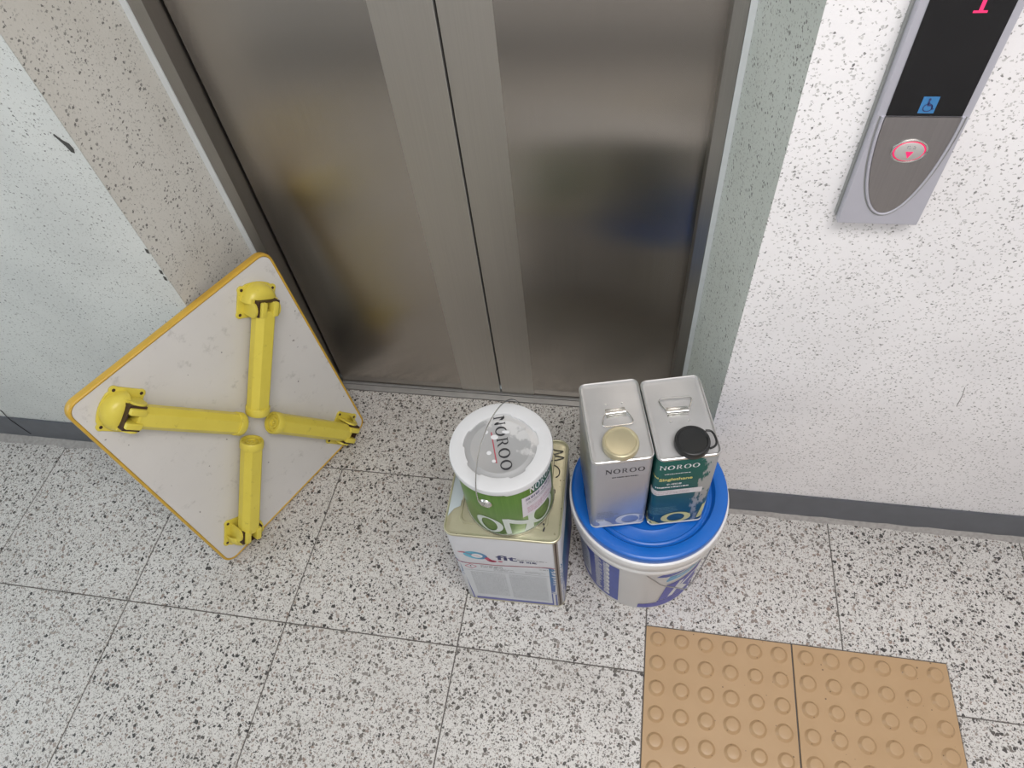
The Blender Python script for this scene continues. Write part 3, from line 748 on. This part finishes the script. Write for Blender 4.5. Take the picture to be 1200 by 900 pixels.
print_mesh('lid_word', logo_word(.112, -.0235, .0590, .0195, math.radians(-73)), lm_, MAT['black'], gc, .03, .0005)
print_mesh('lid_line', [[(-.0225, .0270), (-.0205, .0275), (-.0005, -.0330), (-.0025, -.0335)]], lm_, MAT['red'], gc, .03, .0005)
for el in (ellipse(-.018, -.0150, .0042, .0040, 18), ellipse(-.0068, -.0300, .0036, .0030, 18), ellipse(-.030, .026, .003, .004, 14), ellipse(-.014, .0175, .0065, .0050, 20), ellipse(.004, .030, .007, .0035, 20)): print_mesh('paint_drop', [el], lm_, MAT['white'], gc, .03, .0008)
# wire bail standing over the lid with its two ears
al, ta, R_ = 1.3346, .0967, .098
a_ = Vector((math.cos(al), math.sin(al), 0)); pp = Vector((-a_.y, a_.x, 0)); b_ = math.cos(ta) * Vector((0, 0, 1)) + math.sin(ta) * pp
C_ = Vector((.0857 - GX, -.2037 - GY, .5053 - GZ))
rb = R_ * .955
pts = [C_ + (a_ * math.cos(t) * (R_ if abs(math.cos(t)) < .9 else R_ * .955) + b_ * math.sin(t) * R_ * 1.0385) for t in [math.radians(-16 + 212 * i / 60) for i in range(61)]]
pts = [C_ + (a_ * math.cos(t) * R_ + b_ * math.sin(t) * R_ * 1.0385) for t in [math.radians(0 + 180 * i / 60) for i in range(61)]]
pts = [C_ + a_ * (CR + .0035) - b_ * .026, C_ + a_ * (R_ - .004) - b_ * .020] + pts + [C_ - a_ * (R_ - .004) - b_ * .020, C_ - a_ * (CR + .0035) - b_ * .026]
V, F = tube(pts, .0011, 8); mk('wire_handle', V, F, MAT['tinmetal'], gc, True, 'thin steel wire bail')
for s in (1, -1):
    ctr = C_ + s * a_ * (CR + .0004) - b_ * .027; ctr.z = .5053 - GZ - .027
    V, F = lathe([(0, .0045), (.0035, .0045), (.006, .0035), (.0095, .0030), (.0115, .0008), (.012, -.0012)], 20)
    q = Vector((0, 0, 1)).rotation_difference(s * a_).to_matrix().to_4x4()
    bm = bmesh.new(); bm_add(bm, V, F, Matrix.Translation(ctr) @ q); mkb('handle_ear', bm, MAT['tinmetal'], gc, True)

# ------------------------------------------------------------------ blue and white bucket
BX, BY, BHh = 0.3507, -0.1440, 0.331
bk = empty('bucket', 'white plastic bucket with blue lid and blue printed labels, holding up the two metal cans', 'bucket', (BX, BY, 0))
MAT['bucketwhite'] = simple('bucket_white_plastic', (.76, .755, .75), .34, var=.03, scale=10)
Mbl = NT('blue_lid_plastic', .30); co = Mbl.coord()
Mbl.color(Mbl.mix(Mbl.noise(co, 9, 3), (.004, .105, .46), (.008, .15, .58))); MAT['bluelid'] = Mbl.m
r_at = lambda z: .129 + (.143 - .129) * z / .28
V, F = lathe([(0, .004), (.122, .004), (.125, 0), (.1275, .0008), (.129, .004), (r_at(.245), .245), (r_at(.248) + .001, .248), (.1490, .2500), (.1510, .2530), (.1510, .2680), (.1495, .2700), (.1495, .2780), (.1525, .2800), (.1548, .2830), (.1552, .3080), (.1545, .3105), (.1520, .3120), (.1490, .3125)], 96)
mk('bucket_body', V, F, MAT['bucketwhite'], bk, True)
V, F = lathe([(.1480, .3100), (.1500, .3110), (.1508, .3130), (.1508, .3240), (.1498, .3280), (.1470, .3300), (.1440, .3305), (.1300, .3300), (.1265, .3290), (.1240, .3240), (.1210, .3195), (.1175, .3188), (.1150, .3205), (.1125, .3205), (.1110, .3190), (.0900, .3190), (.0885, .3200), (.0870, .3200), (.0860, .3190), (0, .3190)], 96)
mk('bucket_lid', V, F, MAT['bluelid'], bk, True, 'bright blue plastic lid')
km = lambda th, z, o: ((r_at(z) + o) * math.cos(th), (r_at(z) + o) * math.sin(th), z)
D = lambda t, z: (dg(t), z)
MAT['bucketblue'] = simple('bucket_blue_print', (.040, .075, .36), .38, var=.15, scale=60)
MAT['cyan'] = simple('bucket_cyan_print', (.13, .36, .60), .38, var=.15, scale=90)
MAT['violetblue'] = simple('bucket_violet_print', (.07, .075, .40), .38, var=.15, scale=60)
print_mesh('left_label', [rect(dg(-205), dg(-108.5), .020, .224)], km, MAT['bucketblue'], bk, .06, .0003)
print_mesh('left_label_white', [[D(-182, .045), D(-141, .045), D(-141, .185), D(-146, .205), D(-156, .216), D(-182, .216)]], km, MAT['panelgrey'], bk, .06, .0005)
print_mesh('left_label_lines', small_print(dg(-180), dg(-144), .06, .22, 22, .35, dg(3)), km, MAT['greytext'], bk, .08, .0008)
# vertical column of small white lettering
vp = []
for i in range(30):
    z = .214 - .0062 * i; a = -133.5 + random.uniform(-.4, .4)
    vp.append(rect(dg(a), dg(a + random.uniform(4, 9)), z - .0019, z + .0019)); vp.append(rect(dg(a + 10), dg(-118), z - .0021, z + .0021))
    if i % 4 == 0: vp.append(rect(dg(-120.5), dg(-117.4), z - .006, z + .006))
print_mesh('left_label_text', vp, km, MAT['white'], bk, .08, .0006)
print_mesh('right_label_band', [[D(-78, .213), D(-70, .232), D(-30, .244), D(-8, .236), D(-8, .215), D(-40, .216), D(-62, .206), D(-70, .205)]], km, MAT['bucketblue'], bk, .06, .0003)
print_mesh('right_label_cyan', [[D(-66, .202), D(-60, .1995), D(-10, .208), D(-10, .186), D(-45, .180), D(-68, .172), D(-68.5, .181)]], km, MAT['cyan'], bk, .06, .0003)
print_mesh('cyan_print', small_print(dg(-60), dg(-22), .187, .199, 2, .5, dg(2.5)), km, MAT['white'], bk, .08, .0006)
print_mesh('right_label_block', [[D(-66.5, .150), D(-36, .165), D(-8, .168), D(-8, .052), D(-70.5, .052), D(-69, .090)], [D(-89, .034), D(-71.5, .040), D(-71.5, .050), D(-8, .050), D(-8, .010), D(-89.5, .010)]], km, MAT['violetblue'], bk, .06, .0003)
print_text('right_label_text', 'KS', dg(44), dg(-62), .060, km, MAT['white'], bk, h=.085, bold=.02, maxlen=.08, lift=.0006, shear=.3)
# loose wire bail hanging down the front right
MAT['wire'] = simple('galvanised_wire', (.42, .43, .46), .3, .9)
path = [(-88.5, .252, .0035), (-86.3, .241, .006), (-79, .208, .006), (-72.3, .176, .006), (-60, .135, .006), (-52, .105, .008), (-47, .085, .009), (-42, .085, .010), (-38.5, .110, .010), (-35.5, .150, .010), (-33, .200, .010), (-31, .235, .010), (-29.5, .262, .012)]
V, F = tube(smooth_path([km(dg(t), z, o) for t, z, o in path], 6), .0013, 8); mk('wire_handle', V, F, MAT['wire'], bk, True, 'grey wire bail hanging down the side')
bm = box(-.010, .010, -.006, .010, -.016, .012, .003); q = Matrix.Translation(km(dg(-29.5), .268, .006)) @ Matrix.Rotation(dg(-29.5 + 90), 4, 'Z')
bmesh.ops.transform(bm, matrix=q, verts=bm.verts[:]); mkb('handle_ear', bm, MAT['bucketwhite'], bk, True)

# ------------------------------------------------------------------ the two tall metal cans on the bucket
MAT['cantop'] = simple('brushed_can_top', (.50, .50, .505), .42, .5, var=.08, scale=20, bump=.1)
MAT['canrim'] = simple('can_rim_metal', (.68, .68, .68), .28, .9, var=.08, scale=30)
Ms = NT('silver_lilac_print', .36, .45); co = Ms.coord(); s3 = Ms.sep(co)
gr = Ms.math('ADD', Ms.math('MULTIPLY', s3[2], -9.0), Ms.math('MULTIPLY', s3[0], 9.0))
c = Ms.mix(Ms.step(gr, -1.1, -.2), (.40, .40, .43), (.34, .41, .58))
# brushed bare metal towards the left corner
c = Ms.mix(Ms.step(Ms.math('ADD', s3[0], Ms.math('MULTIPLY', Ms.noise(co, 30, 3), .02)), -.050, -.030, .75, 0), c, (.42, .44, .42))
Ms.color(c); MAT['silver'] = Ms.m
Mt2 = NT('teal_print_worn', .36, .25); co = Mt2.coord(); s3 = Mt2.sep(co)
nz = Mt2.noise(Mt2.mapping(co, (70, 70, 22)), 1.0, 5, .65)
right = Mt2.step(s3[0], .004, .040); upper = Mt2.step(s3[2], .02, .24)
wear = Mt2.step(Mt2.math('ADD', nz, Mt2.math('MULTIPLY', Mt2.math('MULTIPLY', right, Mt2.math('MULTIPLY_ADD', upper, .6, .6)), .36)), .72, .80)
base = Mt2.mix(Mt2.step(s3[2], .03, .22), (.006, .085, .125), (.004, .10, .085))
Mt2.color(Mt2.mix(wear, base, (.34, .36, .37))); MAT['teal'] = Mt2.m
CW, CD, CHt, CRr = 0.1025, 0.160, 0.2445, 0.011
def tall_can(name, label, cx, cy, yaw, body):
    M_ = Matrix.Translation((cx, cy, .3302)) @ Matrix.Rotation(math.radians(yaw), 4, 'Z')
    r = empty(name, label, 'metal can', mat=M_)
    box_can(r, CW, CD, CHt, CRr, body, MAT['canrim'], MAT['cantop'], rim=.0016, recess=.0028)
    return r, M_
c1, M1 = tall_can('metal_can', 'tall silver rectangular can with cream screw cap standing on the blue lid', .2785, -.1560, 13.2, MAT['silver'])
c2, M2 = tall_can('metal_can', 'tall teal rectangular can with scraped label and black screw cap on the blue lid', .3832, -.1385, 13.4, MAT['teal'])
km1 = rr_map(CW, CD, CRr); B0 = .3302
sft = -CW / 2
def can_cap(parent, x, y, mat, r, bead):
    z = CHt - .003
    V, F = lathe([(r * .94, z), (r * .94, z + .003), (r * .99, z + .004), (r, z + .006), (r, z + .0135), (r * .97, z + .0160), (r * .90, z + .0170), (r * .84, z + .0168), (r * .80, z + .0150), (r * .76, z + .0148), (0, z + .0148)], 48, x, y)
    cp_ = mk('screw_cap', V, F, mat, parent, True); return cp_, z
def can_handle(parent, x, y, w, fold, rot=0):
    """pressed strap plate with a trapezoid wire; fold=-1 lies to the front, +1 to the back"""
    z = CHt - .003; A = Matrix.Translation((x, y, z)) @ Matrix.Rotation(rot, 4, 'Z')
    bm = box(-w * .36, w * .36, -.0095, .0095, -.0005, .0012, .0004)
    V, F = tube([(-w * .36, 0, .0014), (w * .36, 0, .0014)], .0038, 12); bm_add(bm, V, F)
    for yy in (-.0072, .0072): box(-w * .33, w * .33, yy - .0008, yy + .0008, .0010, .0022, .0003, bm)
    bmesh.ops.transform(bm, matrix=A, verts=bm.verts[:]); pl = mkb('handle_plate', bm, MAT['tinmetal'], parent, True)
    a, b, L = w * .34, w * .54, .027 * fold
    pth = smooth_path([(-a, 0, .0030), (-a - .004, L * .18, .003), (-b, L * .72, .0028), (-b + .002, L * .95, .0028), (-b + .008, L, .0028), (0, L * 1.01, .0028), (b - .008, L, .0028), (b - .002, L * .95, .0028), (b, L * .72, .0028), (a + .004, L * .18, .003), (a, 0, .0030)], 4)
    V, F = tube([A @ p for p in pth], .0012, 7); mk('wire_handle', V, F, MAT['tinmetal'], parent, True)
    for sx2 in (-1, 1):
        V, F = lathe([(0, .0016), (.0014, .0014), (.0024, 0)], 10); bm = bmesh.new()
        bm_add(bm, V, F, A @ Matrix.Translation((sx2 * w * .30, -.019 * fold, 0))); mkb('rivet_dimple', bm, MAT['canrim'], parent, True)
MAT['gold'] = simple('champagne_cap', (.54, .49, .33), .30, .55, var=.06, scale=30)
MAT['capblack'] = simple('black_cap_plastic', (.012, .013, .014), .35, 0, var=.2, scale=60)
I1, I2 = M1.inverted(), M2.inverted()
p = I1 @ Vector((.2905, -.2065, .585)); can_cap(c1, p.x, p.y, MAT['gold'], .0300, True)
ring = [(.0235, CHt + .0118), (.0232, CHt + .0126), (.0226, CHt + .0118)]
p = I1 @ Vector((.2785, -.1415, .575)); can_handle(c1, p.x, p.y, .047, -1, math.radians(1))
p = I2 @ Vector((.4035, -.1925, .585)); can_cap(c2, p.x, p.y, MAT['capblack'], .0285, True)
q0 = [(p.x + .025, p.y + .017), (p.x + .033, p.y + .015), (p.x + .0365, p.y + .008), (p.x + .0375, p.y), (p.x + .0365, p.y - .008), (p.x + .032, p.y - .014), (p.x + .024, p.y - .017)]
V, F = tube(smooth_path([(a, b, CHt + .010) for a, b in q0], 4), .0018, 8); mk('cap_pull_ring', V, F, MAT['capblack'], c2, True)
p = I2 @ Vector((.3805, -.1290, .575)); can_handle(c2, p.x, p.y, .050, 1, math.radians(-2))
# front prints, s measured from the left front corner as read from the photograph
def at(s): return s - CW / 2 + .0015
MAT['letterdark'] = simple('print_charcoal', (.035, .032, .035), .45)
MAT['lilacwhite'] = simple('print_lilac_white', (.56, .60, .70), .4)
MAT['yellowprint'] = simple('print_pale_yellow', (.58, .55, .25), .4)
MAT['gold_text'] = simple('print_yellow', (.62, .58, .20), .4)
print_mesh('brand_word', logo_word(.066, at(.0215), .2045, .0140), km1, MAT['letterdark'], c1, .02, .0004)
print_mesh('since_text', small_print(at(.033), at(.077), .1885, .1930, 1, .8, .0035), km1, MAT['letterdark'], c1, .03, .0004)
def ring_o(cx, cz, rx, rz, ix, iz): return [ellipse(cx, cz, rx, rz, 44), ellipse(cx, cz, ix, iz, 44)[::-1]]
def clip_low(poly, z0): return [[(x, max(z, z0)) for x, z in r] for r in poly]
print_mesh('large_letters', [clip_low(ring_o(at(.071), .0265, .0270, .0200, .0160, .0148), .0072),
    [(at(-.004), .038), (at(.008), .036), (at(.022), .031), (at(.034), .0210), (at(.041), .0072), (at(.012), .0072), (at(.015), .0170), (at(.010), .0270), (at(-.004), .0330)]], km1, MAT['lilacwhite'], c1, .02, .0004)
print_mesh('small_print', small_print(at(.010), at(.060), .040, .066, 5, .35, .005, True), km1, MAT['greytext'], c1, .03, .0004)
print_mesh('volume_mark', [rect(at(.008), at(.024), .0265, .0350)], km1, MAT['lilacwhite'], c1, .03, .0004)
print_mesh('volume_print', small_print(at(.010), at(.022), .0285, .0330, 1, .9, .003), km1, MAT['greytext'], c1, .03, .0006)
# teal can
print_mesh('brand_word', logo_word(.066, at(.0030), .2100, .0130), km1, MAT['white'], c2, .02, .0004)
print_mesh('since_text', small_print(at(.013), at(.056), .1935, .1965, 1, .8, .003), km1, MAT['white'], c2, .03, .0004)
print_text('product_text', 'Singlethane', .056, at(.0055), .1690, km1, MAT['gold_text'], c2, h=.0125, bold=.025)
print_mesh('product_mark', small_print(at(-.010), at(.004), .1790, .1850, 1, .9, .004), km1, MAT['gold_text'], c2, .03, .0004)
print_text('product_text', '우-레탄용', .026, at(.0190), .1560, km1, MAT['white'], c2, h=.0065, bold=.02)
print_mesh('product_line', small_print(at(.001), at(.058), .1465, .1520, 1, .8, .004), km1, MAT['white'], c2, .03, .0004)
print_mesh('paper_strip', [rect(at(-.0120), at(.083), .1215, .1385)], km1, simple('worn_strip_paper', (.62, .61, .63), .5, var=.15, scale=140), c2, .01, .0006)
print_mesh('strip_print', small_print(at(.0), at(.062), .1240, .1355, 2, .35, .004), km1, simple('print_faded_red', (.45, .30, .33), .5), c2, .03, .0009)
print_mesh('large_letters', [clip_low(ring_o(at(.048), .0275, .0275, .0205, .0160, .0150), .0072),
    [(at(-.026), .040), (at(-.018), .037), (at(-.006), .023), (at(.010), .0180), (at(.020), .0072), (at(-.012), .0072), (at(-.010), .0180), (at(-.018), .0290)],
    [(at(.0865), .016), (at(.0965), .020), (at(.1010), .075), (at(.0920), .068)]], km1, MAT['yellowprint'], c2, .01, .0004)
print_mesh('small_print', small_print(at(-.010), at(.052), .045, .075, 6, .28, .005, True), km1, simple('print_teal_light', (.18, .34, .38), .5), c2, .03, .0004)
print_mesh('volume_mark', [rect(at(-.011), at(.007), .0270, .0380)], km1, simple('print_mint', (.30, .52, .52), .5), c2, .03, .0004)
print_mesh('volume_print', small_print(at(-.009), at(.005), .0295, .0355, 1, .9, .003), km1, MAT['navy'], c2, .03, .0006)

# ------------------------------------------------------------------ call panel on the right wall
PX, PZ0, PZ1, PT = 0.6045, 0.896, 1.262, 0.0205
cpn = empty('call_panel', 'silver lift call panel with dark display and red lit down button on right wall', 'call panel', (PX, RY, PZ0))
MAT['panel'] = simple('panel_lilac_metal', (.50, .50, .56), .38, .35, var=.04, scale=14)
MAT['panelside'] = simple('panel_side', (.30, .31, .30), .45, .3)
MAT['plate'] = steel('button_plate_steel', (.42, .40, .40), .40, .3)
Ms_ = NT('smoked_display', .07); Ms_.color((.006, .006, .007)); MAT['screen'] = Ms_.m
HP = PZ1 - PZ0
bm = box(-.0495, .0495, -PT, 0, 0, HP, 0.0012); mkb('housing', bm, MAT['panel'], cpn)
mkb('back_box', box(-.0515, .0515, -.008, 0, .003, HP - .003), MAT['panelside'], cpn)
# tapered plate outline (front view x,z), tip at the bottom
zs = .158; tip = .021
def plate_outline(g):
    pts = []
    for i in range(41):
        t = -1 + 2 * i / 40; x = (.0405 + g) * math.sin(t * math.pi / 2)
        k = 1 - (abs(x) / (.0405 + g)) ** 2.0
        z = zs - (zs - tip + g) * (k ** .5)
        pts.append((x, z))
    return pts
o1 = plate_outline(0.0)
V, F = stack([[(x, -PT - .0022, z) for x, z in o1], [(x, -PT + .001, z) for x, z in o1]]); bm = bmesh.new(); bm_add(bm, V, F); mkb('button_plate', bm, MAT['plate'], cpn)
pth = [(x, -PT - .0010, z) for x, z in plate_outline(.0024)]
V, F = tube(pth, .0020, 8); mk('plate_bezel', V, F, MAT['panel'], cpn, True)
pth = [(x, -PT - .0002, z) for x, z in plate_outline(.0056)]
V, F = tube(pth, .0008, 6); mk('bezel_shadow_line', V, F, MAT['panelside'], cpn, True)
mkb('display', box(-.0405, .0405, -PT - .0016, -PT + .001, zs + .001, HP - .012, .0006), MAT['screen'], cpn)
# oval button with its lit ring
def em(name, col, st):
    M = NT(name, .4); M.color(col); M.b.inputs['Emission Color'].default_value = (*col, 1); M.b.inputs['Emission Strength'].default_value = st; return M.m
MAT['lit'] = em('lit_red_ring', (.85, .02, .13), .55)
MAT['lit_dim'] = em('lit_red_segments', (.9, .06, .20), .55)
bz = .114; fy = -PT - .0022
V, F = tube([(.0192 * math.cos(a), fy - .0008, bz + .0150 * math.sin(a)) for a in [2 * math.pi * i / 48 for i in range(48)]], .0015, 8, True); mk('button_rim', V, F, MAT['tinmetal'], cpn, True)
ringV = [(.0180 * math.cos(a), bz + .0138 * math.sin(a)) for a in [2 * math.pi * i / 48 for i in range(48)]]
V, F = stack([[(x, fy + .0002, z) for x, z in ringV], [(x, fy - .0012, z) for x, z in ringV]]); mk('lit_ring', V, F, MAT['lit'], cpn, False, 'glowing red ring')
V, F = stack([[(x * .90, fy, bz + (z - bz) * .90) for x, z in ringV], [(x * .90, fy - .0020, bz + (z - bz) * .90) for x, z in ringV], [(x * .84, fy - .0026, bz + (z - bz) * .84) for x, z in ringV]])
btn = mk('button', V, F, simple('button_face', (.55, .53, .52), .35, .4), cpn, True)
wmap = lambda x, z, o: (x, fy - .0026 - o, z)
print_mesh('down_arrow', [[(-.0042, bz + .0005), (.0046, bz + .0005), (.0002, bz - .0088)]], wmap, MAT['lit'], cpn, .05, .0003)
print_mesh('button_braille', [ellipse(x, bz + z, .0007, .0007, 8) for x, z in ((-.004, .008), (-.002, .008), (-.004, .006), (-.001, .0045), (.003, .008), (.0045, .0065), (.003, .005), (.0045, .0045))], wmap, MAT['greytext'], cpn, .05, .0003)
# blue wheelchair sticker
smap = lambda x, z, o: (x, -PT - .0016 - o, z)
print_mesh('accessibility_sticker', [rect(-.0085, .0085, .163, .1835)], smap, simple('sticker_blue', (.045, .19, .42), .35), cpn, .05, .0003)
wc = [ellipse(-.001, .1800, .0014, .0016, 12), [(-.0022, .1780), (-.0002, .1780), (.0004, .1735), (.0040, .1735), (.0052, .1690), (.0070, .1692), (.0068, .1680), (.0042, .1676), (.0030, .1720), (-.0014, .1720)],
      [ellipse(.0, .1700, .0052, .0052, 24), ellipse(.0, .1700, .0042, .0042, 24)[::-1]]]
print_mesh('wheelchair_symbol', wc, smap, MAT['navy'], cpn, .05, .0006)
# red floor digit in the display
print_mesh('display_digit', [[(.0035, .2740), (.0170, .2740), (.0170, .2765), (.0122, .2765), (.0122, .3100), (.0085, .3100), (.0050, .3060), (.0060, .3045), (.0082, .3055), (.0082, .2765), (.0035, .2765)]], smap, em('digit_red', (.75, .03, .14), .45), cpn, .05, .0004)
